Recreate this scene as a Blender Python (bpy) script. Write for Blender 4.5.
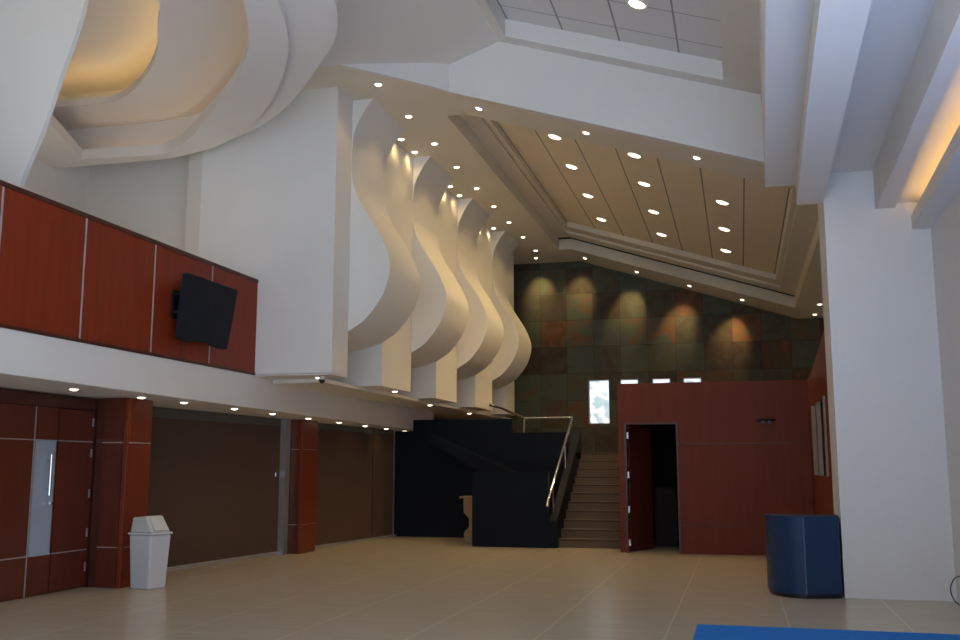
import bpy, bmesh, math, random
from mathutils import Vector, Matrix
random.seed(4)
S = bpy.context.scene
for o in list(bpy.data.objects): bpy.data.objects.remove(o)
COL = S.collection

# ---------------------------------------------------------------- camera, sky, exposure
H = 1.6
cam = bpy.data.cameras.new('camera'); co = bpy.data.objects.new('camera', cam); COL.objects.link(co)
cam.sensor_width = 36; cam.lens = 976/960*36; cam.clip_end = 200; cam.clip_start = .05
co.location = (0, 0, H)
co.rotation_euler = (math.radians(90+8.565), 0, math.radians(14.812))
S.camera = co
W = bpy.data.worlds.new('daylight'); S.world = W; W.use_nodes = True
bg = W.node_tree.nodes['Background']
bg.inputs[0].default_value = (.71, .81, 1.0, 1); bg.inputs[1].default_value = 1.95
sun = bpy.data.lights.new('sun', 'SUN'); so_ = bpy.data.objects.new('sun', sun); COL.objects.link(so_)
sun.energy = 27.0; sun.angle = .02; sun.color = (.72, .86, 1.0)
so_.location = (-3, -12, 12); so_.rotation_euler = (math.radians(28), 0, math.radians(48))
S.view_settings.view_transform = 'Standard'; S.view_settings.look = 'None'
S.view_settings.gamma = 1; S.view_settings.exposure = -0.2
WARM = (1.0, .71, .335)
P_SOFFIT, P_SCALLOP, P_BIG, P_SLATE, P_LOW, E_COVE, P_UP = 20, 10, 125, 170, 2.8, 8, 70

# ---------------------------------------------------------------- materials
def mat(name, col, rough=.6, spec=.3, metal=0, noise=None, bump=0, emit=None, estr=0):
    m = bpy.data.materials.new(name); m.use_nodes = True
    n = m.node_tree.nodes; l = m.node_tree.links; b = n['Principled BSDF']
    b.inputs['Base Color'].default_value = (*col, 1); b.inputs['Roughness'].default_value = rough
    b.inputs['Specular IOR Level'].default_value = spec; b.inputs['Metallic'].default_value = metal
    if emit:
        b.inputs['Emission Color'].default_value = (*emit, 1); b.inputs['Emission Strength'].default_value = estr
    if noise:
        sc, amt = noise
        g = n.new('ShaderNodeNewGeometry'); mp = n.new('ShaderNodeMapping')
        s = sc if isinstance(sc, tuple) else (sc, sc, sc); mp.inputs['Scale'].default_value = s
        l.new(g.outputs['Position'], mp.inputs[0])
        t = n.new('ShaderNodeTexNoise'); t.inputs['Scale'].default_value = 1; t.inputs['Detail'].default_value = 5
        l.new(mp.outputs[0], t.inputs['Vector'])
        mx = n.new('ShaderNodeMix'); mx.data_type = 'RGBA'
        mx.inputs[6].default_value = (*[c*(1-amt) for c in col], 1); mx.inputs[7].default_value = (*[min(1, c*(1+amt)) for c in col], 1)
        l.new(t.outputs[0], mx.inputs[0]); l.new(mx.outputs[2], b.inputs['Base Color'])
        if bump:
            bp = n.new('ShaderNodeBump'); bp.inputs['Strength'].default_value = bump; bp.inputs['Distance'].default_value = .01
            l.new(t.outputs[0], bp.inputs['Height']); l.new(bp.outputs[0], b.inputs['Normal'])
    return m
def math_node(m, op, a, b=None, c=None):
    n = m.node_tree.nodes.new('ShaderNodeMath'); n.operation = op
    for i, v in enumerate((a, b, c)):
        if v is None: continue
        if isinstance(v, (int, float)): n.inputs[i].default_value = v
        else: m.node_tree.links.new(v, n.inputs[i])
    return n.outputs[0]
def joints(m, specs, dark=.55):
    """thin darker joint lines where a coordinate crosses a multiple of the spacing; specs: (axis, spacing, offset, width)"""
    n = m.node_tree.nodes; l = m.node_tree.links; b = n['Principled BSDF']
    g = n.new('ShaderNodeNewGeometry'); sp = n.new('ShaderNodeSeparateXYZ'); l.new(g.outputs['Position'], sp.inputs[0])
    tot = None
    for ax, space, off, w in specs:
        v = math_node(m, 'SUBTRACT', sp.outputs[ax], off)
        v = math_node(m, 'MULTIPLY', v, 1/space)
        v = math_node(m, 'FRACT', math_node(m, 'ADD', v, 100.5))
        v = math_node(m, 'ABSOLUTE', math_node(m, 'SUBTRACT', v, .5))
        v = math_node(m, 'LESS_THAN', v, w/2/space)
        tot = v if tot is None else math_node(m, 'MAXIMUM', tot, v)
    mx = n.new('ShaderNodeMix'); mx.data_type = 'RGBA'
    src = b.inputs['Base Color'].links[0].from_socket if b.inputs['Base Color'].links else None
    if src: l.new(src, mx.inputs[6])
    else: mx.inputs[6].default_value = b.inputs['Base Color'].default_value
    c = b.inputs['Base Color'].default_value
    mx.inputs[7].default_value = (c[0]*dark, c[1]*dark, c[2]*dark, 1)
    l.new(tot, mx.inputs[0]); l.new(mx.outputs[2], b.inputs['Base Color'])
    return m
M = {}
M['white'] = mat('white_plaster', (.80, .76, .71), .75, .2, noise=(1.3, .03))
M['cream'] = mat('cream_plaster', (.79, .76, .70), .75, .2, noise=(1.3, .03))
M['warm_cream'] = mat('warm_cream_plaster', (.78, .71, .58), .75, .2, noise=(1.3, .03))
M['tile_far'] = joints(mat('ceiling_boards', (.86, .75, .57), .85, .1, noise=(2, .04)), [(0, .762, -4.32, .028)], .4)
M['tile_near'] = joints(mat('ceiling_tiles', (.78, .77, .76), .85, .1, noise=(2, .03)), [(0, .9, -2.48, .03), (1, .9, 14.0, .02)], .45)
M['wood'] = mat('red_veneer', (.235, .030, .009), .42, .22, noise=((9, 9, .8), .28))
M['wood_column'] = mat('column_veneer', (.19, .032, .012), .38, .4, noise=((9, 9, .8), .25))
M['wood_dark'] = mat('dark_red_veneer', (.115, .024, .012), .40, .4, noise=((9, 9, .8), .25))
M['wood_booth'] = mat('booth_veneer', (.175, .038, .019), .5, .15, noise=((9, 9, .8), .22))
M['wood_edge'] = mat('mahogany_edge', (.075, .020, .012), .35, .4, noise=((9, 9, .8), .2))
M['silver'] = mat('aluminium', (.55, .56, .58), .35, .5, .7)
M['silver_dark'] = mat('grey_rail', (.10, .10, .09), .5)
M['joint'] = mat('pale_joint', (.42, .34, .32), .5)
M['chrome'] = mat('chrome', (.75, .76, .78), .18, .5, 1)
M['glassy'] = mat('brushed_plate', (.42, .50, .62), .32, .5, .25, noise=(3, .08))
M['brown'] = mat('brown_fabric_panel', (.105, .064, .046), .85, .15, noise=(25, .12), bump=.2)
M['navy'] = mat('dark_navy_paint', (.006, .009, .016), .6, .15, noise=(2, .1))
M['blue'] = mat('blue_laminate', (.014, .040, .105), .4, .35, noise=(3, .08))
M['blue_edge'] = mat('chipped_edge', (.09, .13, .20), .5, .3, noise=(60, .5))
M['stair'] = mat('stair_stone', (.150, .100, .058), .6, .3, noise=(4, .1))
M['nose'] = mat('stair_shadow_gap', (.05, .035, .025), .7)
M['black'] = mat('black_cloth', (.012, .015, .022), .8, .2, noise=(6, .3), bump=.5)
M['blackp'] = mat('black_plastic', (.01, .01, .012), .35, .4)
M['bin'] = mat('white_plastic', (.66, .66, .70), .4, .4)
M['bin_lid'] = mat('cream_plastic', (.62, .62, .60), .45, .4)
M['mat'] = mat('blue_mat', (.018, .19, .60), .8, .15, noise=(20, .15), bump=.3)
M['pale_wood'] = mat('pale_wood', (.42, .27, .13), .5, .3, noise=((6, 6, 1), .15))
M['slat'] = mat('pale_slat', (.36, .29, .24), .5, .3)
M['lamp'] = mat('lamp_lens', (1, .9, .7), .5, emit=(1, .86, .62), estr=9)
M['ring'] = mat('downlight_ring', (.72, .70, .66), .35, .4)
M['cove_dim'] = mat('cove_tube_dim', (1, .7, .3), .5, emit=(1, .55, .15), estr=1.6)
M['cove'] = mat('cove_tube', (1, .7, .3), .5, emit=(1, .64, .22), estr=E_COVE)
M['paving'] = mat('pale_paving', (.50, .52, .55), .8, .2, noise=(1.5, .08))
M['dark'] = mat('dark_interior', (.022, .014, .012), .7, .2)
# floor
fm = mat('stone_tile_floor', (.53, .45, .34), .26, .5, noise=((1.2, 14, 1), .14))
joints(fm, [(0, 1.17, -3.10, .016), (1, 1.17, 11.2, .010)], 1.25)
M['floor'] = fm
# slate
sm = mat('slate_tiles', (.05, .05, .04), .5, .25); M['slate'] = sm
n = sm.node_tree.nodes; l = sm.node_tree.links; b = n['Principled BSDF']
g = n.new('ShaderNodeNewGeometry'); sp = n.new('ShaderNodeSeparateXYZ'); l.new(g.outputs['Position'], sp.inputs[0])
fx = math_node(sm, 'FLOOR', math_node(sm, 'MULTIPLY', math_node(sm, 'ADD', sp.outputs[0], 20.1), 1.25))
fz = math_node(sm, 'FLOOR', math_node(sm, 'MULTIPLY', math_node(sm, 'ADD', sp.outputs[2], .45), 1.25))
cb = n.new('ShaderNodeCombineXYZ'); l.new(fx, cb.inputs[0]); l.new(fz, cb.inputs[1])
wn = n.new('ShaderNodeTexWhiteNoise'); wn.noise_dimensions = '2D'; l.new(cb.outputs[0], wn.inputs['Vector'])
nt = n.new('ShaderNodeTexNoise'); nt.inputs['Scale'].default_value = 1.6; nt.inputs['Detail'].default_value = 6; nt.inputs['Distortion'].default_value = 1.2
ad = n.new('ShaderNodeVectorMath'); ad.operation = 'MULTIPLY_ADD'; ad.inputs[1].default_value = (7, 7, 7)
l.new(wn.outputs['Color'], ad.inputs[0]); l.new(g.outputs['Position'], ad.inputs[2]); l.new(ad.outputs[0], nt.inputs['Vector'])
v = math_node(sm, 'ADD', math_node(sm, 'MULTIPLY', wn.outputs['Value'], .72), math_node(sm, 'MULTIPLY', nt.outputs[0], .36))
cr = n.new('ShaderNodeValToRGB'); e = cr.color_ramp.elements
e[0].position = 0; e[0].color = (0.048, 0.051, 0.037, 1)
e[1].position = 1; e[1].color = (0.093, 0.116, 0.082, 1)
for p_, c_ in ((.25, (0.085, 0.099, 0.071)), (.42, (0.061, 0.037, 0.024)), (.60, (0.088, 0.095, 0.061)), (.74, (0.093, 0.048, 0.024)), (.80, (.160, .066, .028)), (.86, (0.085, 0.099, 0.065))):
    x = e.new(p_); x.color = (*c_, 1)
l.new(v, cr.inputs[0]); l.new(cr.outputs[0], b.inputs['Base Color'])
joints(sm, [(0, .8, -20.1, .010), (2, .8, -.45, .010)], .5)
# window pane with daylight and leaves behind it
pm = mat('daylit_pane', (.8, .9, 1), .2, emit=(1, 1, 1), estr=1.3); M['pane'] = pm
n = pm.node_tree.nodes; l = pm.node_tree.links; b = n['Principled BSDF']
nt = n.new('ShaderNodeTexNoise'); nt.inputs['Scale'].default_value = 4.5; nt.inputs['Detail'].default_value = 4
g = n.new('ShaderNodeNewGeometry'); l.new(g.outputs['Position'], nt.inputs['Vector'])
cr = n.new('ShaderNodeValToRGB'); cr.color_ramp.elements[0].position = .43; cr.color_ramp.elements[0].color = (.35, .5, .55, 1)
cr.color_ramp.elements[1].position = .52; cr.color_ramp.elements[1].color = (.95, 1, 1, 1)
l.new(nt.outputs[0], cr.inputs[0]); l.new(cr.outputs[0], b.inputs['Emission Color'])

# ---------------------------------------------------------------- helpers
class MB:
    def __init__(s): s.v = []; s.f = []
    def add(s, vs, fs):
        o = len(s.v); s.v += [tuple(map(float, p)) for p in vs]; s.f += [tuple(i+o for i in f) for f in fs]; return s
    def box(s, x0, x1, y0, y1, z0, z1):
        vs = [(x, y, z) for z in (z0, z1) for y in (y0, y1) for x in (x0, x1)]
        return s.add(vs, [(0, 2, 3, 1), (4, 5, 7, 6), (0, 1, 5, 4), (1, 3, 7, 5), (3, 2, 6, 7), (2, 0, 4, 6)])
    def prism(s, pts, ax, a, b):
        """pts 2-D outline in the plane across axis ax, pushed from a to b; a or b may be functions of the point"""
        fa = a if callable(a) else (lambda *_: a); fb = b if callable(b) else (lambda *_: b)
        def P(p, t):
            return {'x': (t, p[0], p[1]), 'y': (p[0], t, p[1]), 'z': (p[0], p[1], t)}[ax]
        n = len(pts); vs = [P(p, fa(*p)) for p in pts]+[P(p, fb(*p)) for p in pts]
        return s.add(vs, [tuple(range(n)), tuple(range(2*n-1, n-1, -1))]+[(i, (i+1) % n, n+(i+1) % n, n+i) for i in range(n)])
    def strip(s, A, B, z0, z1):
        """flat band between two plan polylines with the same number of points"""
        n = len(A); vs = []
        for z in (z0, z1):
            vs += [(*p, z) for p in A]+[(*p, z) for p in B]
        m = 2*n; fs = []
        for i in range(n-1):
            fs += [(i, i+1, n+i+1, n+i), (m+i, m+n+i, m+n+i+1, m+i+1), (i, m+i, m+i+1, i+1), (n+i, n+i+1, m+n+i+1, m+n+i)]
        fs += [(0, n, m+n, m), (n-1, m+n-1, m+2*n-1, 2*n-1)]
        return s.add(vs, fs)
    def tube(s, pts, r, seg=10):
        pts = [Vector(p) for p in pts]; n = len(pts); base = len(s.v); up = Vector((0, 0, 1))
        for i, p in enumerate(pts):
            d = (pts[min(i+1, n-1)]-pts[max(i-1, 0)]).normalized()
            a = d.cross(up); a = a.normalized() if a.length > .01 else Vector((1, 0, 0)); c = a.cross(d)
            for k in range(seg):
                t = 2*math.pi*k/seg; s.v.append(tuple(p+a*math.cos(t)*r+c*math.sin(t)*r))
        for i in range(n-1):
            for k in range(seg):
                s.f.append((base+i*seg+k, base+i*seg+(k+1) % seg, base+(i+1)*seg+(k+1) % seg, base+(i+1)*seg+k))
        s.f.append(tuple(base+k for k in range(seg))); s.f.append(tuple(base+(n-1)*seg+k for k in reversed(range(seg))))
        return s
    def lathe(s, prof, seg=24, cx=0, cy=0):
        base = len(s.v); n = len(prof)
        for r, z in prof:
            for k in range(seg):
                t = 2*math.pi*k/seg; s.v.append((cx+r*math.cos(t), cy+r*math.sin(t), z))
        for i in range(n-1):
            for k in range(seg):
                s.f.append((base+i*seg+k, base+i*seg+(k+1) % seg, base+(i+1)*seg+(k+1) % seg, base+(i+1)*seg+k))
        s.f.append(tuple(base+k for k in range(seg))); s.f.append(tuple(base+(n-1)*seg+k for k in range(seg)))
        return s
def obj(name, mb, m, parent=None, bevel=0, smooth=False, origin=None):
    if parent: off = Vector(parent.get('_w', parent.location))
    elif origin: off = Vector(origin)
    else:
        xs, ys, zs = zip(*mb.v); off = Vector(((min(xs)+max(xs))/2, (min(ys)+max(ys))/2, min(zs)))
    me = bpy.data.meshes.new(name); me.from_pydata([tuple(Vector(p)-off) for p in mb.v], [], mb.f)
    bm = bmesh.new(); bm.from_mesh(me); bmesh.ops.recalc_face_normals(bm, faces=bm.faces); bm.to_mesh(me); bm.free()
    me.materials.append(M[m] if isinstance(m, str) else m)
    o = bpy.data.objects.new(name, me); COL.objects.link(o)
    if parent: o.parent = parent
    else: o.location = off
    if bevel:
        bv = o.modifiers.new('bevel', 'BEVEL'); bv.width = bevel; bv.segments = 2; bv.limit_method = 'ANGLE'; bv.angle_limit = math.radians(40)
    if smooth:
        me.shade_smooth()
        try: me.set_sharp_from_angle(angle=math.radians(35))
        except Exception: pass
    return o
def struct(name, mb, m, **k):
    o = obj(name, mb, m, **k); o['kind'] = 'structure'; return o
def tag(o, label, cat, group=None):
    o['label'] = label; o['category'] = cat
    if group: o['group'] = group
    return o
def thing(name, label, cat, loc, group=None, rz=0):
    o = bpy.data.objects.new(name, None); COL.objects.link(o); o.location = loc; o.rotation_euler.z = rz
    o.empty_display_size = .1
    return tag(o, label, cat, group)
def sub(parent, name, mb, m, **k):
    """a sub-part: child of a part mesh sitting at its thing's origin"""
    off = parent.parent.location
    mb2 = MB(); mb2.v = [tuple(Vector(p)-Vector(off)) for p in mb.v]; mb2.f = mb.f
    o = obj(name, mb2, m, origin=(0, 0, 0), **k); o.parent = parent; return o
ORD = ['first', 'second', 'third', 'fourth', 'fifth', 'sixth', 'seventh', 'eighth', 'ninth', 'tenth']

# ---------------------------------------------------------------- structure
XW, XF, X0, ZB, ZS = -8.73, -7.45, -6.13, 3.03, 2.56
YS = 28.7
def zc(X): return 7.75 if X < -4.45 else max(7.75-.325*(X+4.45), 5.75)
def zl(X): return 8.53-.325*(X+3.59)

struct('floor', MB().box(-13, 3.2, -1, 29.2, -.2, 0), 'floor')
# slate end wall with window holes
wins = [(-4.28, -3.66), (-3.34, -2.81), (-2.41, -1.89), (-1.52, -1.01)]
sl = MB(); xs = [-13]+[v for w in wins for v in w]+[3.2]
for i in range(0, len(xs), 2): sl.box(xs[i], xs[i+1], YS, YS+.3, 0, 9.62)
for a, b_ in wins: sl.box(a, b_, YS, YS+.3, 0, 2.85); sl.box(a, b_, YS, YS+.3, 4.15, 9.62)
struct('wall_back', sl, 'slate')
for i, (a, b_) in enumerate(wins):
    w = MB()
    for q in ((a, a+.03, 2.85, 4.15), (b_-.03, b_, 2.85, 4.15), (a, b_, 2.85, 2.88), (a, b_, 4.12, 4.15)): w.box(q[0], q[1], YS+.1, YS+.16, q[2], q[3])
    fr = struct('window_%d' % (i+1), w, 'silver', origin=(a, YS+.1, 2.85))
    p = obj('pane', MB().box(a+.03-a, b_-.03-a, .02, .04, .03, 1.27), 'pane', origin=(0, 0, 0)); p.parent = fr
struct('bounce_terrace', MB().box(-30, 25, -40, -1.0, -.2, -.02), 'paving')  # unseen paving added outside so sunlight bounces up onto the undersides
# outer envelope
struct('rear_light_block', MB().box(-13, -5, -1.3, -1, 0, 9.6), 'white')  # unseen wall added and sized to hold daylight off the wall fin
wf = MB()
for y in (-1, 1.6, 4.2, 6.8): wf.box(2.45, 2.55, y, y+.08, 0, 4.5)
wf.box(2.45, 2.55, -1, 6.88, 4.42, 4.5); wf.box(2.45, 2.55, -1, 6.88, 2.3, 2.36)
struct('window_5', wf, 'silver')  # unseen window bay added to let daylight reach the right-hand beams
struct('wall_right', MB().box(2.45, 2.7, 6.88, 13.17, 0, 10).box(2.45, 2.7, -1, 6.88, 4.5, 10).box(2.5, 2.75, 14.08, YS, 0, 9.62), 'white')
struct('ceiling', MB().box(-13, 3.2, -1, 29.2, 9.6, 9.8), 'white')
struct('wall_left', MB().box(-13, -12.75, -1, 29, 0, 9.7), 'white')

# ---- right pillar
struct('wall_pillar', MB().box(1.18, 2.5, 13.17, 14.08, 0, 9.6), 'white')

# ---- balcony slab and lower soffit
bal = MB()
def zsf(y): return 2.57-.0081*(y-8.4)
bal.prism([(-1, zsf(-1)), (23.6, zsf(23.6)), (23.6, 3.03), (14.2, 3.03), (14.2, 3.05), (-1, 3.05)], 'x', -12.75, XF)
struct('trim_1', bal, 'white', bevel=.01)
pl = MB().box(XF, -6.55, 14.74, 28.6, 2.97, 3.03)
pl.box(-8.7, XF, 21.9, 28.6, 2.97, 3.03)
struct('trim_2', pl, 'cream')
# upper walls above the balcony
uw = MB().prism([(-8.55, 14.1), (-6.13, 14.1), (-6.13, 14.74), (-8.9, 14.74), (-8.9, 14.24)], 'z', 3.05, 8.6)
uw.box(-7.45, -6.13, 14.1, 14.74, ZB, 3.06)
struct('wall_front', uw, 'white')
struct('wall_balcony', MB().box(-11.25, -8.8, 14.74, 15.0, 3.05, 9.6).box(-12.75, -11.25, 8, 15.0, 3.05, 9.6), 'white')

# ---- lower left wall: brown folding panels with grey frames, columns, doors
def slab(p, q, t, z0, z1, mb=None):
    p = Vector(p); q = Vector(q); d = (q-p).normalized(); nn = Vector((-d.y, d.x))*t
    return (mb or MB()).prism([tuple(p), tuple(q), tuple(q+nn), tuple(p+nn)], 'z', z0, z1)
A1, A2, A3, A4 = (-8.86, 12.2), (-8.34, 17.1), (-8.36, 17.8), (-7.86, 21.9)
t = thing('folding_partition', 'wide brown fabric partition between the two red timber columns', 'partition', (-8.6, 15, 0))
obj('panel', slab(A1, A2, .12, .06, 2.36), 'brown', t)
obj('head_rail', slab(A1, A2, .1, 2.36, 2.52), 'silver_dark', t)
obj('floor_strip', slab(A1, A2, .08, 0, .06, slab((A1[0]+.05, A1[1]), (A2[0]+.05, A2[1]), .05, 0, .05)), 'silver', t)
obj('post', MB().box(-8.40, -8.24, 16.92, 17.1, 0, 2.5), 'silver', t)
obj('latch', MB().box(-8.42, -8.36, 16.75, 16.79, 1.42, 1.5), 'chrome', t)
t = thing('folding_partition', 'brown fabric partition beyond the second column, next to the dark stairwell', 'partition', (-8.1, 20, 0))
obj('panel', slab(A3, A4, .12, .05, 2.36), 'brown', t)
obj('head_rail', slab(A3, A4, .1, 2.36, 2.50), 'silver_dark', t)
obj('floor_strip', slab((A3[0]+.05, A3[1]), (A4[0]+.05, A4[1]), .1, 0, .05), 'silver', t)
obj('post', MB().box(-7.93, -7.86, 21.82, 21.9, 0, 2.46), 'silver', t)
obj('seam', slab((-7.99, 20.8), (-7.985, 20.84), .05, .05, 2.42), 'wood_edge', t)
struct('wall_lower', MB().box(-9.3, -9.1, -1, 22, 0, 2.44).box(-9.1, -8.62, 11.8, 12.2, 0, 2.5), 'dark')

def column(label, x0, x1, y0, y1):
    c = thing('timber_column', label, 'column', ((x0+x1)/2, (y0+y1)/2, 0), 'red timber columns under the balcony')
    obj('core', MB().box(x0-.12, x1-.012, y0+.012, y1-.012, 0, zsf(y1)), 'wood_edge', c)
    zz = [0, .53, 1.93, zsf(y1)]
    for i in range(3):
        a, b_ = zz[i]+.006, zz[i+1]-.006
        obj('front_panel', MB().box(x0, x1-.07, y0, y0+.02, a, b_), 'wood_dark', c)
        obj('side_panel', MB().box(x1-.02, x1, y0+.06, y1, a, b_), 'wood_column', c)
    obj('corner_strip', MB().box(x1-.06, x1+.004, y0-.004, y0+.05, 0, zsf(y1)), 'wood_column', c, bevel=.006)
    for z in zz[1:3]:
        obj('joint', MB().box(x0, x1+.002, y0-.002, y1, z-.006, z+.006), 'joint', c)
    return c
column('red timber column beside the double doors, bin at its foot', -8.45, -8.07, 11.72, 12.28)
column('narrower red timber column between the two brown partitions', -8.38, -8.0, 17.12, 17.8)

# doors
XD = -8.6
def leaf(name, y0, y1, handle=False):
    d = struct(name, MB().box(XD-.06, XD, y0, y1, .01, 2.36), 'wood_dark', origin=(XD, y0, 0))
    def ch(nm, mb, m, bev=0):
        mb2 = MB(); mb2.v = [(p[0]-XD, p[1]-y0, p[2]) for p in mb.v]; mb2.f = mb.f
        o = obj(nm, mb2, m, origin=(0, 0, 0), bevel=bev); o.parent = d; return o
    for z in (.5, 1.94): ch('metal_inlay', MB().box(XD, XD+.004, y0, y1, z-.008, z+.008), 'silver')
    return d, ch
d1, ch = leaf('door_1', 8.4, 9.48)
d2, ch = leaf('door_2', 9.50, 10.98)
ch('metal_inlay', MB().box(XD, XD+.005, 10.535, 10.555, 0, 2.36), 'silver')
ch('push_plate', MB().box(XD, XD+.008, 10.565, 10.95, .50, 1.94), 'glassy')
pts = [(XD+.07, 10.80, z) for z in (1.24, 1.3, 1.5, 1.7, 1.76)]
hb = ch('pull_handle', MB().tube(pts, .014).tube([(XD, 10.80, 1.32), (XD+.07, 10.80, 1.32)], .009).tube([(XD, 10.80, 1.68), (XD+.07, 10.80, 1.68)], .009), 'chrome')
ch('lock', MB().tube([(XD, 10.90, 1.14), (XD+.05, 10.90, 1.14), (XD+.055, 10.84, 1.14)], .02), 'chrome')
d3, ch = leaf('door_3', 11.0, 11.70)
for z in (.27, .72, 1.24, 1.78, 2.2): ch('hinge', MB().box(XD, XD+.015, 11.67, 11.69, z-.05, z+.06), 'silver')
struct('trim_3', MB().box(XD-.08, XD+.01, 11.705, 11.76, 0, 2.53).box(XD-.08, XD+.005, 5, 11.705, 2.37, 2.53).box(XD-.1, XD, 5, 8.39, 0, 2.37), 'wood_edge')

# ---- balcony parapet of red panels
par = thing('balcony_parapet', 'long red timber panel parapet on the balcony edge', 'parapet', (XF, 11, 3.05))
ys = [5.4, 6.95, 8.4, 9.78, 11.22, 12.69, 14.16]
for i in range(6):
    obj('panel', MB().box(XF-.03, XF+.0, ys[i]+.008, ys[i+1]-.008, 3.09, 4.54), 'wood', par)
    if i: obj('joint_strip', MB().box(XF-.01, XF+.008, ys[i]-.012, ys[i]+.012, 3.09, 4.54), 'joint', par)
obj('backing', MB().box(XF-.12, XF-.03, 5.4, 14.16, 3.05, 4.56), 'wood_edge', par)
obj('cap_rail', MB().box(XF-.14, XF+.012, 5.4, 14.2, 4.54, 4.60), 'wood_edge', par, bevel=.006)
obj('base_rail', MB().box(XF-.1, XF+.015, 5.4, 14.2, 3.05, 3.09), 'wood_edge', par)
obj('end_strip', MB().box(XF-.12, XF+.012, 14.16, 14.2, 3.05, 4.56), 'wood_edge', par)

# ---- piers and wave ribs
piers = [(16.33, 17.93), (19.58, 21.13), (22.75, 24.4), (26.0, 27.0)]
plabel = ['white wall pier behind the nearest wavy rib', 'white wall pier behind the second wavy rib', 'white wall pier behind the third wavy rib', 'white wall pier behind the farthest wavy rib, meeting the slate wall']
for (a, b_), lb in zip(piers, plabel):
    tag(obj('wall_pier', MB().box(-7.4, X0, a, b_, ZB, 7.74), 'cream'), lb, 'pier', 'white wall piers')
struct('wall_recess', MB().box(-7.6, -7.42, 14.75, 28.7, ZB, 7.74), 'cream')
prof = [(-5.76, 7.75), (-5.89, 7.59), (-6.03, 7.34), (-6.10, 7.14), (-6.125, 6.88), (-6.125, 6.60), (-6.12, 6.44), (-6.06, 6.18), (-5.93, 5.91), (-5.76, 5.64), (-5.60, 5.38), (-5.48, 5.12), (-5.42, 4.91), (-5.43, 4.70), (-5.52, 4.42), (-5.67, 4.18), (-5.86, 3.97), (-6.03, 3.86), (-6.18, 3.78), (-6.45, 3.70), (-6.8, 3.66)]
def spline(P, k=4):
    out = []
    for i in range(len(P)-1):
        p0, p1, p2, p3 = [Vector(P[min(max(j, 0), len(P)-1)]) for j in (i-1, i, i+1, i+2)]
        for s in range(k):
            t = s/k
            out.append(tuple(.5*((2*p1)+(-p0+p2)*t+(2*p0-5*p1+4*p2-p3)*t*t+(-p0+3*p1-3*p2+p3)*t**3)))
    out.append(tuple(P[-1])); return out
sp_ = spline(prof, 3)
ribs = [(14.745, 16.325), (17.935, 19.575), (21.135, 22.745), (24.405, 25.995)]
for i, (a, b_) in enumerate(ribs):
    lb = ['nearest', 'second', 'third', 'farthest'][i]
    tag(obj('wave_rib', MB().prism([(-7.4, 7.748)]+[(p[0], min(p[1], 7.748)) for p in sp_]+[(-7.4, 3.66)], 'y', a, b_), 'cream', smooth=True), lb+' S-curved white rib bulging from the left wall above the lobby', 'wall rib', 'S-curved wall ribs')

# ---- far bay ceiling: flat soffit, sloping frame, coffer
K = [-8.9, -4.45, 1.60, 2.5]
so = MB()
def band(mb, x0, x1, y0, y1, off0, off1):
    ks = [x0]+[k for k in (-4.45, 1.705) if x0 < k < x1]+[x1]
    for i in range(len(ks)-1):
        a, b_ = ks[i], ks[i+1]
        za, zb = (zc(a+1e-4), zc(b_-1e-4))
        mb.prism([(a, za+off0), (b_, zb+off0), (b_, zb+off1), (a, za+off1)], 'y', y0, y1)
so.prism([(-7.6, 12.2), (-6.2, 12.9), (-5.76, 13.31), (-5.2, 13.9), (-4.65, 14.5), (-4.45, 14.8), (-4.45, 15.87), (-4.8, 15.87), (-7.6, 15.87)], 'z', 7.75, 7.85)
struct('ceiling_soffit', so, 'warm_cream'); so = MB()
so.box(-7.6, -4.8, 15.87, 27, 7.75, 7.85)
struct('ceiling_soffit', so, 'warm_cream'); so = MB()
so.box(-9, -4.45, 27, YS, 7.75, 7.85)
struct('ceiling_soffit', so, 'warm_cream'); so = MB()
band(so, -4.45, 2.5, 14.95, 15.87, 0, .1)
struct('ceiling_soffit', so, 'warm_cream'); so = MB()
band(so, -4.45, 2.5, 27.0, YS, 0, .1)
struct('ceiling_soffit', so, 'warm_cream'); so = MB()
band(so, 1.55, 2.5, 15.87, 27, 0, .1)
struct('ceiling_soffit', so, 'warm_cream')
co_ = MB()      # first riser and ledge, second riser
def ring(mb, x0, x1, y0, y1, lo, hi, w):
    band(mb, x0-w, x0, y0-w, y1+w, lo, hi); band(mb, x1, x1+w, y0-w, y1+w, lo, hi)
    band(mb, x0, x1, y0-w, y0, lo, hi); band(mb, x0, x1, y1, y1+w, lo, hi)
ring(co_, -4.8, 1.55, 15.87, 27.0, .1, .3, .05)
ring(co_, -4.45, 1.15, 15.95, 26.2, .3, .36, .6)
ring(co_, -4.32, 1.05, 15.97, 25.6, .36, .50, .6)
struct('ceiling_coffer', co_, 'warm_cream')
tl = MB(); band(tl, -4.5, 1.2, 15.9, 25.8, .50, .56)
struct('ceiling_boards', tl, 'tile_far')

# ---- near bay ceiling
nb = MB()
A = (-5.76, 13.31, 7.75); T = (-3.59, 14.8, 8.53)
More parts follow.
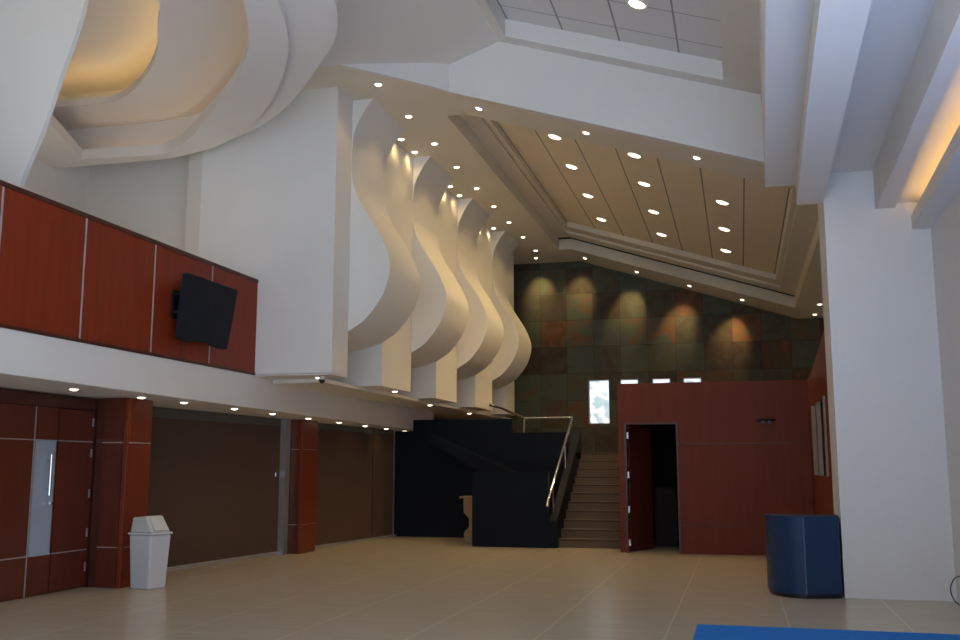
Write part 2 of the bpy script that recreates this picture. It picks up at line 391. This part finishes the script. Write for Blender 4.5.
# bright gusset face above the soffit edge and beam
def zs(X): return 7.75+(X+5.76)*(8.53-7.75)/(5.76-3.59)
gl = [(-5.76, 13.31, 7.75), (-5.2, 13.9, 7.75), (-4.65, 14.5, 7.75), (-4.45, 14.8, 7.75), (-3.59, 14.8, zc(-3.59))]
gl = [(x+.012, y-.012, z-.002) for x, y, z in gl]
gt = [(x, y, zs(x)) for x, y, z in gl]
nb.add(gl+gt+[(x, y+.12, z) for x, y, z in gl]+[(x, y+.12, z+.1) for x, y, z in gt],
       [(i, i+1, i+6, i+5) for i in range(4)]+[(i, i+10, i+11, i+1) for i in range(4)]+[(i+10, i+15, i+16, i+11) for i in range(4)]+[(i+5, i+6, i+16, i+15) for i in range(4)])
band(so2 := MB(), -4.45, -3.55, 14.80, 14.96, 0, .08)
struct('ceiling_soffit', so2, 'warm_cream')
nb.prism([(-3.578, zc(-3.59)-.002), (.5, zc(.5)), (1.2, zc(1.2)), (1.2, zl(1.2)+.5), (-3.578, 8.53+.5)], 'y', 14.788, 14.951)
# left slope (rising towards the ridge)
lo = [(-6.3, 5), (-3.59, 5), (-3.59, 14.8), (-4.45, 14.8), (-4.65, 14.5), (-5.2, 13.9), (-5.76, 13.31), (-6.3, 12.9)]
nb.prism(lo, 'z', lambda x, y: zs(x), 8.9)
def lb_(mb, x0, x1, y0, y1, o0, o1):
    mb.prism([(x0, zl(x0)+o0), (x1, zl(x1)+o0), (x1, zl(x1)+o1), (x0, zl(x0)+o1)], 'y', y0, y1)
lb_(nb, -3.59, .5, 14.5, 14.8, 0, .3)
lb_(nb, -.04, 1.1, 5, 14.5, 0, .3)
lb_(nb, -3.59, -3.42, 5, 14.5, 0, .3)
struct('ceiling_near_frame', nb, 'white')
tn = MB(); lb_(tn, -3.6, .1, 5, 14.6, .3, .36)
struct('ceiling_near_tiles', tn, 'tile_near')

# ---- right: stepped curved ceiling beams
ysr = [-1, 2, 4.5, 7.4, 9.8, 11.6, 13.3]
def curve(x13, x10, x7):
    # quadratic through Y=13.3, 9.8, 7.4, gently continued towards the camera
    out = []
    for y in ysr:
        L0 = (y-9.8)*(y-7.4)/((13.3-9.8)*(13.3-7.4)); L1 = (y-13.3)*(y-7.4)/((9.8-13.3)*(9.8-7.4)); L2 = (y-13.3)*(y-9.8)/((7.4-13.3)*(7.4-9.8))
        out.append((x13*L0+x10*L1+x7*L2 if y > 4 else (x13*0+x7+(7.4-y)*-.01), y))
    return spline(out, 3)
f1a, f1b = curve(.46, .38, .33), curve(.90, .82, .76)
f2a, f2b = curve(.85, .76, .71), curve(1.18, 1.12, 1.08)
f3a, f3b = curve(1.81, 1.74, 1.68), curve(2.05, 1.91, 1.83)
f4a = curve(2.23, 2.11, 2.03)
tag(obj('ceiling_beam', MB().strip(f1a, f1b, 5.33, 7.3), 'white'), 'tall white ceiling beam farthest left of the three on the right', 'ceiling beam', 'curved ceiling beams at the right')
tag(obj('ceiling_beam', MB().strip(f2a, f2b, 5.05, 7.3), 'white'), 'bright lowest white ceiling beam ending beside the pillar top', 'ceiling beam', 'curved ceiling beams at the right')
tag(obj('ceiling_beam', MB().strip(f3a, f3b, 4.9, 5.5), 'white'), 'white ceiling beam right above the pillar, beside the lit cove', 'ceiling beam', 'curved ceiling beams at the right')
def trimY(c): return [(x, min(y, 13.17)) for x, y in c]
one = lambda X: [(X, y) for x, y in f1a]
struct('trim_4', MB().strip(trimY(f2b), trimY(one(1.9)), 5.42, 5.52), 'white')
struct('trim_5', MB().strip(trimY(one(1.85)), trimY(one(2.5)), 4.96, 5.04), 'white')
struct('trim_6', MB().strip(trimY(f4a), trimY(one(2.47)), 4.60, 4.68).strip(trimY(f4a), trimY([(x+.04, y) for x, y in f4a]), 4.68, 4.78), 'white')
tag(obj('cove_light', MB().strip([(x+.12, y) for x, y in f4a if y < 13], [(x+.15, y) for x, y in f4a if y < 13], 4.69, 4.71), 'cove'), 'warm glowing cove strip on the right ledge above the pillar', 'cove light', 'warm cove strips')

# ---- left: stepped wavy ceiling cove over the balcony
inner = [(-9.0, 9.6), (-9.3, 10.4), (-9.62, 11.3), (-9.95, 12.2), (-10.25, 12.95), (-10.5, 13.55), (-10.1, 13.59), (-9.7, 13.62)]+spline([(-9.3, 13.65), (-8.95, 13.6), (-8.5, 13.33), (-7.95, 12.85), (-7.2, 12.1), (-6.41, 11.29), (-5.75, 10.4), (-5.31, 9.58), (-5.0, 8.6), (-5.1, 7.2), (-5.6, 5.4), (-6.2, 3.5), (-6.6, 1.0)], 4)
step_ = [(-13, 9.6), (-13, 10.4), (-13, 11.3), (-13, 12.2), (-13, 12.95), (-13, 13.85), (-10.6, 13.88), (-9.9, 13.9)]+spline([(-9.4, 13.9), (-9.0, 13.88), (-8.45, 13.72), (-7.9, 13.5), (-7.2, 12.98), (-6.3, 12.08), (-5.5, 10.95), (-4.98, 9.93), (-4.65, 8.6), (-4.7, 7.2), (-5.2, 5.4), (-5.8, 3.5), (-6.2, 1.0)], 4)
outer = [(-13.02, 9.6), (-13.02, 10.4), (-13.02, 11.3), (-13.02, 12.2), (-13.02, 12.95), (-13.02, 13.95), (-10.6, 13.95), (-9.9, 13.96)]+spline([(-9.4, 13.97), (-8.95, 13.93), (-8.35, 13.76), (-7.8, 13.49), (-7.0, 13.02), (-6.1, 12.22), (-5.2, 11.15), (-4.55, 10.25), (-4.15, 9.0), (-4.1, 7.2), (-4.6, 5.4), (-5.2, 3.5), (-5.6, 1.0)], 4)
rg = MB().strip(inner, step_, 6.70, 6.88)
rg.strip(step_, outer, 6.80, 6.9)
struct('ceiling_wave_rim', rg, 'white', smooth=True)
out2 = [(x-.02, y-.02) for x, y in outer]
struct('ceiling_wave_wall', MB().strip(outer, [(x+.03, y+.08) for x, y in outer], 6.8, 9.6), 'white', smooth=True)
bin_ = [(-10.1, 9.6), (-10.3, 10.4), (-10.5, 11.3), (-10.7, 12.2), (-10.9, 12.6), (-11.0, 12.9), (-10.6, 12.93), (-10.1, 12.98)]+spline([(-9.6, 13.0), (-9.3, 12.88), (-8.7, 12.45), (-8.2, 11.98), (-7.78, 11.5), (-7.5, 11.1), (-7.28, 10.75), (-6.83, 10.05), (-6.7, 9.0), (-6.9, 7.2), (-7.4, 5.4), (-8, 3.5), (-8.5, 1.0)], 4)
struct('ceiling_wave_shelf', MB().strip(bin_, outer, 7.40, 7.52), 'white', smooth=True)
struct('ceiling_wave_top', MB().prism([(-13, 1), (-13, 14.7)]+outer[6:], 'z', 8.05, 8.12), 'cream')
def offs(c, d):
    out = []
    for i, (x, y) in enumerate(c):
        a = Vector(c[max(i-1, 0)]); b_ = Vector(c[min(i+1, len(c)-1)]); t_ = (b_-a).normalized(); out.append((x-t_.y*d, y+t_.x*d))
    return out
def cove(c, z, label, m='cove'):
    c = [p for p in c if -12 < p[0]]
    tag(obj('cove_light', MB().strip(offs(c, .22), offs(c, .26), z, z+.02), m), label, 'cove light', 'warm cove strips')
cove(inner[5:], 6.9, 'warm glowing cove strip on the lower wavy ceiling shelf over the balcony', 'cove_dim')
cove(bin_[5:], 7.53, 'warm glowing cove strip on the upper wavy ceiling shelf over the balcony')
# curved-edge wall fin rising from the balcony, nearest the camera
fin = spline([(-8.05, 4.4), (-7.91, 4.9), (-7.82, 5.14), (-7.71, 5.4), (-7.6, 5.72), (-7.5, 6.05), (-7.38, 6.41), (-7.29, 6.7), (-7.22, 7.0), (-7.2, 7.35)], 4)
tag(obj('wall_fin', MB().prism([(-12.7, 3.05), (-8.3, 3.05)]+fin+[(-12.7, 7.35)], 'y', 9.2, 9.27), 'white', smooth=True), 'pale wall fin with curved edge above the balcony at top left', 'wall fin')

# ---- stairs, landing and dark stairwell
st = MB(); ng = MB()
for k in range(11):
    y = 19.8+.3*k; z1 = .175*(k+1)
    st.box(-3.6, -2.27, y, 22.9 if k < 10 else YS-.03, z1-.175 if k else 0, z1)
    ng.box(-3.6, -2.27, y-.012, y+.0, z1-.035, z1-.018)
stairs = thing('staircase', 'stone staircase climbing to the slate wall beside the red booth', 'stairs', (-3, 19.8, 0))
obj('steps', st, 'stair', stairs); obj('nosing_groove', ng, 'nose', stairs)
struct('floor_landing', MB().box(-8.7, -3.6, 22.1, YS, 1.8, 1.925), 'stair')
struct('wall_stairwell', MB().box(-9.1, XF, 22.0, 22.1, 0, 2.44).box(XF, -5.05, 22.0, 22.1, 0, 2.70).box(-5.05, -3.75, 22.0, 22.1, 0, 2.38).box(-9.1, -9.0, 22, YS, 0, 3), 'navy')
bs = thing('stair_balustrade', 'dark navy solid balustrade with metal handrail on the staircase', 'balustrade', (-3.68, 21, 0))
obj('side_wall', MB().prism([(19.62, 0), (19.62, .54), (22.9, 2.46), (22.9, 1.925), (23.0, 1.925), (23.0, 0)], 'x', -3.75, -3.6), 'navy', bs)
hr = MB().tube([(-3.72, 19.25, .84), (-3.72, 19.32, .93), (-3.72, 19.72, 1.17), (-3.72, 22.3, 2.68), (-3.72, 22.45, 2.73), (-4.86, 22.45, 2.73), (-5.3, 21.9, 2.95), (-5.5, 21.6, 3.0)], .028)
obj('handrail', hr, 'chrome', bs, smooth=True)
obj('rail_post', MB().tube([(-4.86, 22.3, 1.925), (-4.86, 22.45, 2.73)], .02), 'chrome', bs)
obj('rail_post', MB().tube([(-3.72, 19.9, .6), (-3.72, 19.9, 1.27)], .018), 'chrome', bs)
obj('rail_post', MB().tube([(-3.72, 21.4, 1.5), (-3.72, 21.4, 2.15)], .018), 'chrome', bs)
tag(obj('stair_underside', MB().prism([(-6.9, 2.35), (-6.9, 2.15), (-5.0, 1.1), (-4.6, 1.1), (-4.6, 1.35)], 'y', 21.5, 21.98), 'navy'), 'dark sloping stair flight underside in the stairwell', 'stair flight')
dk = thing('reception_screen', 'dark navy waist-high screen wall left of the staircase foot', 'screen', (-4.5, 19.8, 0))
obj('front_panel', MB().box(-5.35, -3.76, 19.6, 19.7, 0, 1.48), 'navy', dk)
obj('side_panel', MB().box(-5.35, -5.25, 19.7, 21.0, 0, 1.48), 'navy', dk)
obj('top_edge', MB().box(-5.36, -3.76, 19.59, 19.71, 1.48, 1.5), 'navy', dk)
# console table with cut-out side
ct = thing('console_table', 'pale wooden console with curvy cut-out side, behind the dark screen', 'table', (-5.6, 20.75, 0))
cs = spline([(-5.84, .93), (-5.84, .72), (-5.83, .62), (-5.74, .52), (-5.70, .42), (-5.72, .32), (-5.82, .22), (-5.83, .12), (-5.79, .03), (-5.74, 0)], 4)
obj('side_panel', MB().prism(cs+[(-5.4, 0), (-5.4, .93)], 'y', 20.7, 20.76), 'pale_wood', ct)
obj('tabletop', MB().box(-5.93, -5.37, 20.66, 21.2, .93, .97), 'pale_wood', ct)
obj('leg', MB().box(-5.83, -5.76, 21.1, 21.16, 0, .93), 'pale_wood', ct)

# ---- red booth
bo = thing('timber_booth', 'red timber booth room with an open doorway below the slate wall', 'booth', (-.5, 19, 0))
DX0, DX1, DZ = -2.15, -1.14, 2.44
xs_ = [-2.27, DX0], [DX1, 1.25]
for z0, z1 in ((0, .52), (.535, 2.03), (2.045, 3.20)):
    mbp = MB()
    if z1 > DZ:
        mbp.box(-2.27, DX0, 19, 19.05, z0, DZ); mbp.box(DX1, 1.25, 19, 19.05, z0, DZ); mbp.box(-2.27, 1.25, 19, 19.05, DZ, z1)
    else:
        mbp.box(-2.27, DX0, 19, 19.05, z0, z1); mbp.box(DX1, 1.25, 19, 19.05, z0, z1)
    obj('front_panel', mbp, 'wood_booth', bo)
obj('wall_core', MB().box(-2.26, DX0-.01, 19.01, 19.14, 0, 3.19).box(DX1+.01, 1.4, 19.01, 19.14, 0, 3.19).box(DX0-.01, DX1+.01, 19.01, 19.14, DZ+.01, 3.19), 'wood_edge', bo)
obj('end_panel', MB().box(-2.27, -2.22, 19.14, 23, 0, 3.20), 'wood_booth', bo)
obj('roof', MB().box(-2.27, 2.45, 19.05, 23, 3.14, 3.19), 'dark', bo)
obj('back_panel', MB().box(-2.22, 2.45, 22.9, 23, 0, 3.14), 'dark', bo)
obj('door_frame', MB().box(DX0, DX0+.04, 18.98, 19.16, 0, DZ).box(DX1-.03, DX1, 18.98, 19.16, 0, DZ).box(DX0+.04, DX1-.03, 18.98, 19.16, DZ-.03, DZ), 'wood_edge', bo)
dl = obj('door_leaf', slab((DX0+.08, 19.16), (DX0+.42, 20.0), .045, .01, DZ-.04), 'wood_dark', bo)
for z in (.18, .8, 1.45, 2.2): sub(dl, 'hinge', MB().box(DX0+.045, DX0+.075, 19.0, 19.18, z-.06, z+.06), 'silver')
obj('emblem_bracket', MB().tube([(.3, 18.99, 2.46), (.66, 18.99, 2.46)], .02).tube([(.42, 19.0, 2.42), (.42, 18.93, 2.42)], .035).tube([(.54, 19.0, 2.42), (.54, 18.93, 2.42)], .035), 'blackp', bo)
# side wing with the rising curved top and slatted grille
top = spline([(19.0, 3.20), (18.2, 3.23), (17.2, 3.33), (16.2, 3.44), (15.2, 3.56), (14.6, 3.62), (14.1, 3.66)], 4)
GY0, GY1, GZ0, GZ1 = 15.4, 18.5, 1.46, 2.66
obj('side_panel', MB().prism(top+[(14.1, GZ1), (19, GZ1)], 'x', 1.25, 1.33).box(1.25, 1.33, 14.1, 19, 0, GZ0).box(1.25, 1.33, 14.1, GY0, GZ0, GZ1).box(1.25, 1.33, GY1, 19, GZ0, GZ1), 'wood_booth', bo)
for y in (15.55, 16.95, 18.1): obj('grille_slat', MB().box(1.24, 1.30, y, y+.2, GZ0, GZ1), 'slat', bo)
obj('grille_backing', MB().box(1.34, 1.36, GY0-.1, GY1+.1, GZ0-.1, GZ1+.1), 'dark', bo)
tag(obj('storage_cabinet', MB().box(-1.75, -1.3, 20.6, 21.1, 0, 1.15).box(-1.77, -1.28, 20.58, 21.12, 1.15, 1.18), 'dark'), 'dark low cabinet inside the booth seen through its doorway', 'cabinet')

# ---- blue counter
cn = thing('reception_counter', 'small curved blue counter standing against the white pillar', 'counter', (.7, 13.3, 0))
ft = spline([(.28, 13.62), (.30, 13.40), (.36, 13.22), (.45, 13.09), (.56, 13.0), (.72, 12.95)], 4)
pln = ft+[(1.15, 13.12), (1.17, 13.62)]
obj('plinth', MB().prism([(x*.97+.03*.8, y*.97+.03*13.4) for x, y in pln], 'z', 0, .05), 'blackp', cn)
cbod = obj('body', MB().prism(pln, 'z', .05, .96), 'blue', cn)
obj('counter_top', MB().prism([((x-.75)*1.015+.75 if x < 1.1 else x, (y-13.3)*1.015+13.3) for x, y in pln], 'z', .96, .99), 'blue', cn)
obj('edge_strip', MB().tube([(.722, 12.948, .05), (.722, 12.948, .97)], .008), 'blue_edge', cn)

# ---- bin
bl = (-7.72, 11.84, 0)
bn = thing('swing_lid_bin', 'tall white plastic swing-lid bin against the red column', 'bin', bl, rz=math.radians(-12))
def ring4(a, b_, z): return [(-a, -b_, z), (a, -b_, z), (a, b_, z), (-a, b_, z)]
def loft(rings):
    mb = MB(); vs = [p for r in rings for p in r]; fs = [(0, 1, 2, 3), tuple(range(len(vs)-1, len(vs)-5, -1))]
    for i in range(len(rings)-1):
        for k in range(4): fs.append((i*4+k, i*4+(k+1) % 4, i*4+4+(k+1) % 4, i*4+4+k))
    return mb.add(vs, fs)
def lobj(nm, mb, m, par, **k):
    o = obj(nm, mb, m, origin=(0, 0, 0), **k); o.parent = par; return o
lobj('body', loft([ring4(.165, .155, 0), ring4(.18, .17, .35), ring4(.195, .185, .70)]), 'bin', bn, bevel=.02)
lobj('rim', loft([ring4(.20, .19, .70), ring4(.215, .205, .715), ring4(.205, .195, .735)]), 'bin', bn, bevel=.008)
lobj('lid', loft([ring4(.19, .175, .735), [(-.18, -.15, .93), (.06, -.15, .95), (.06, .15, .95), (-.18, .15, .93)]]), 'bin_lid', bn, bevel=.015)
lobj('flap', loft([[(.175, -.12, .752), (.2, -.12, .762), (.2, .12, .762), (.175, .12, .752)], [(.065, -.11, .925), (.09, -.11, .935), (.09, .11, .935), (.065, .11, .925)]]), 'bin_lid', bn)

# ---- covered television on the parapet
tv = thing('covered_television', 'wall television under a black cloth, hung on the red parapet', 'television', (-7.3, 12.55, 3.8))
TY0, TY1, TZ0, TZ1 = 11.57, 12.9, 3.33, 4.21
def tvp(y, z):
    return (-7.20+.04*(z-3.82)/.45, y+.1*(z-3.77)*(y-11.57), z)
Z = [TZ0+(TZ1-TZ0)*i/8 for i in range(9)]; Y = [TY0+(TY1-TY0)*i/14 for i in range(15)]
cl = MB(); vs = []
for j, z in enumerate(Z):
    for i, y in enumerate(Y):
        x, yy, zz = tvp(y, z)
        r = .003*math.sin(i*1.7+j*.9)+.018*math.exp(-((i-10.2-j*-.55+2)**2)/1.2)
        vs.append((x+r, yy+(.02 if i == 0 else 0), zz-(.02*math.sin(i*.6) if j == 0 else 0)))
nY = len(Y); fs = [(j*nY+i, j*nY+i+1, (j+1)*nY+i+1, (j+1)*nY+i) for j in range(8) for i in range(nY-1)]
base = len(vs); bk = [(v[0]-.09, v[1], v[2]) for v in vs]
vs2 = vs+bk; fs2 = fs+[tuple(reversed([k+base for k in f])) for f in fs]
edge = [i for i in range(nY)]+[(j*nY+nY-1) for j in range(1, 9)]+[8*nY+i for i in range(nY-2, -1, -1)]+[j*nY for j in range(7, 0, -1)]
for k in range(len(edge)): a, b_ = edge[k], edge[(k+1) % len(edge)]; fs2.append((a, b_, b_+base, a+base))
cl.add(vs2, fs2); obj('cover', cl, 'black', tv, smooth=True)
obj('wall_bracket', MB().box(-7.425, -7.40, 11.62, 12.6, 3.6, 4.0), 'blackp', tv)
for q in ((12.2, 3.75), (12.5, 3.75), (11.64, 3.93), (11.64, 3.68)): obj('bracket_arm', MB().box(-7.41, -7.31, q[0], q[0]+.04, q[1], q[1]+.03), 'blackp', tv)
obj('cable', MB().tube([(-7.418, 11.9, 3.6), (-7.418, 11.9, 3.3), (-7.42, 11.9, 3.1)], .006), 'blackp', tv)

# ---- added uplights, unseen behind the parapet, to brighten the balcony walls
def uplight(x, y, label, aim):
    t_ = thing('added_uplight', label, 'uplight', (x, y, 3.05), 'added unseen uplights on the balcony floor')
    obj('housing', MB().lathe([(.11, 3.05), (.12, 3.07), (.12, 3.16), (.10, 3.17)], 20, x, y), 'blackp', t_)
    obj('lens', MB().lathe([(.095, 3.17), (.08, 3.18), (.03, 3.185)], 20, x, y), 'lamp', t_, smooth=True)
    L = bpy.data.lights.new('lamp', 'SPOT'); L.energy = P_UP; L.color = (1, .90, .76); L.spot_size = math.radians(130); L.spot_blend = 1; L.shadow_soft_size = .15
    lo = bpy.data.objects.new('lamp', L); COL.objects.link(lo); lo.parent = t_; lo.location = (0, 0, .17)
    lo.rotation_euler = (math.pi+math.radians(aim[0]), math.radians(aim[1]), 0)
uplight(-9.4, 12.3, 'added unseen round black uplight on the balcony floor near the rear wall', (-25, 0))
uplight(-9.6, 10.6, 'added unseen round black uplight on the balcony floor nearer the curved wall fin', (-10, 20))

# ---- security camera
sc = thing('security_camera', 'small black dome security camera under the first white wall block', 'camera', (-6.42, 14.4, 2.93))
obj('mount', MB().lathe([(.045, 3.035), (.05, 2.99), (.05, 2.98)], 20, -6.42, 14.4), 'ring', sc)
obj('dome', MB().lathe([(.048, 2.98), (.045, 2.95), (.03, 2.925), (.008, 2.915)], 20, -6.42, 14.4), 'blackp', sc, smooth=True)

# ---- blue mat
tag(obj('floor_mat', MB().box(-.49, 2.38, 1.5, 10.45, 0, .03), 'mat', bevel=.01), 'bright blue foam mat lying on the floor at the lower right', 'mat')
# ---- black cable loop on right wall
pts = [(2.44, 12.35, .33), (2.40, 12.5, .36), (2.36, 12.68, .33), (2.33, 12.82, .22), (2.34, 12.88, .12), (2.38, 12.86, .03), (2.42, 12.7, .008), (2.43, 12.3, .008)]
cbl = thing('power_cable', 'black cable looping out of the right wall to the floor', 'cable', (2.4, 12.7, 0))
obj('cord', MB().tube(spline(pts, 5), .007, 8), 'blackp', cbl, smooth=True)
obj('wall_plate', MB().box(2.43, 2.45, 12.28, 12.4, .28, .38), 'blackp', cbl)

# ---------------------------------------------------------------- downlights
def slope_rot(X): return math.atan(.325) if -4.45 < X < 1.7 else 0
def make_downlight(r):
    rg = MB().lathe([(r*1.0, 0), (r*1.28, 0), (r*1.30, -.010), (r*1.22, -.014), (r*1.02, -.012), (r*.98, -.004)], 20)
    a = bpy.data.meshes.new('trim_ring'); a.from_pydata(rg.v, [], rg.f[:-2]+[]); a.materials.append(M['ring']); a.shade_smooth()
    ln = MB().lathe([(r, -.004), (r*.9, -.016), (r*.6, -.026), (r*.2, -.03)], 20)
    b_ = bpy.data.meshes.new('lens'); b_.from_pydata(ln.v, [], ln.f); b_.materials.append(M['lamp']); b_.shade_smooth()
    return a, b_
DL = {.055: make_downlight(.055), .12: make_downlight(.12)}
def downlight(x, y, z, r, power, label, group, tilt=0, angle=100, blend=.6, aim=None):
    t = thing('recessed_downlight', label, 'downlight', (x, y, z), group)
    t.rotation_euler.y = tilt
    for nm, me in zip(('trim_ring', 'lens'), DL[r]):
        o = bpy.data.objects.new(nm, me); COL.objects.link(o); o.parent = t
    L = bpy.data.lights.new('lamp', 'SPOT'); L.energy = power; L.color = WARM; L.spot_size = math.radians(angle); L.spot_blend = blend; L.shadow_soft_size = r*.6
    lo = bpy.data.objects.new('lamp', L); COL.objects.link(lo); lo.parent = t; lo.location = (0, 0, -.045)
    if aim: lo.rotation_euler = aim
G = 'downlights along the ribs'
for i, y in enumerate((14.18, 15.7, 17.22, 18.75, 20.36, 21.94, 23.52, 25.19, 26.9)):
    downlight(-5.46, y, 7.75, .055, P_SOFFIT, ORD[i]+' downlight from the camera in the long row above the wavy ribs', 'row of downlights above the wavy ribs', angle=120)
for i, y in enumerate((16.81, 17.61, 20.06, 20.81, 23.08, 24.03)):
    nm = ['nearer', 'farther'][i % 2]+' of the two downlights close against the '+['nearest', 'second', 'third'][i//2]+' white wall pier between ribs'
    downlight(-5.99, y, 7.75, .055, P_SCALLOP, nm, 'downlights washing the piers', angle=150, blend=.9)
for i, x in enumerate((-4.07, -2.25, -.49)):
    downlight(x, 15.33, zc(x), .055, P_SOFFIT*.6, ['left', 'middle', 'right'][i]+' downlight of three in the near sloping ceiling beam', 'downlights in the near ceiling beam', tilt=slope_rot(x))
for i, x in enumerate((-5.66, -4.19, -2.69, -1.22, .21)):
    downlight(x, 27.9, zc(x), .055, P_SLATE, ORD[i]+' downlight from the left along the top of the slate wall', 'downlights washing the slate wall', tilt=slope_rot(x)*.0 if x < -4.45 else slope_rot(x), angle=56, blend=1, aim=(math.radians(38), 0, 0))
for i, y in enumerate((24.5, 26.2, 27.94)):
    downlight(2.12, y, 5.75, .055, P_SOFFIT*.5, ORD[i]+' downlight from the camera over the right side passage', 'downlights over the right passage')
for i, x in enumerate((-3.2, -1.7, -.16)):
    for j, y in enumerate((17.7, 19.63, 21.92, 24.2)):
        if i == 2 and j == 0: continue
        downlight(x, y, zc(x)+.50, .12, P_BIG, '%s light from the camera in the %s row of the sloping board ceiling' % (ORD[j-(i == 2)], ['left', 'middle', 'right'][i]), 'large lights in the board ceiling', tilt=slope_rot(0), angle=130)

downlight(-1.167, 13.05, zl(-1.167)+.3, .12, P_BIG*.35, 'large light in the near tiled ceiling at top centre', 'light in near ceiling', tilt=slope_rot(0), angle=120)
for i, (x, y) in enumerate(((-7.88, 10.3), (-7.82, 11.62), (-7.77, 12.6), (-7.73, 14.0), (-7.72, 15.3), (-7.72, 16.75), (-7.72, 18.2), (-7.72, 19.6), (-7.72, 20.9), (-7.70, 22.1))):
    downlight(x, y, zsf(y), .055, P_LOW, ORD[i]+' downlight from the left under the balcony edge', 'downlights under the balcony edge', angle=120)
for i, (x, y) in enumerate(((-6.5, 14.45), (-6.3, 17.5), (-6.62, 20.7), (-6.68, 24.2), (-6.75, 27.4))):
    downlight(x, y, ZB if i in (0, 1) else 2.97, .055, P_LOW, ORD[i]+' downlight from the camera on the underside of the white piers', 'downlights under the piers', angle=120)
for o in bpy.data.objects:
    if '_w' in o: del o['_w']
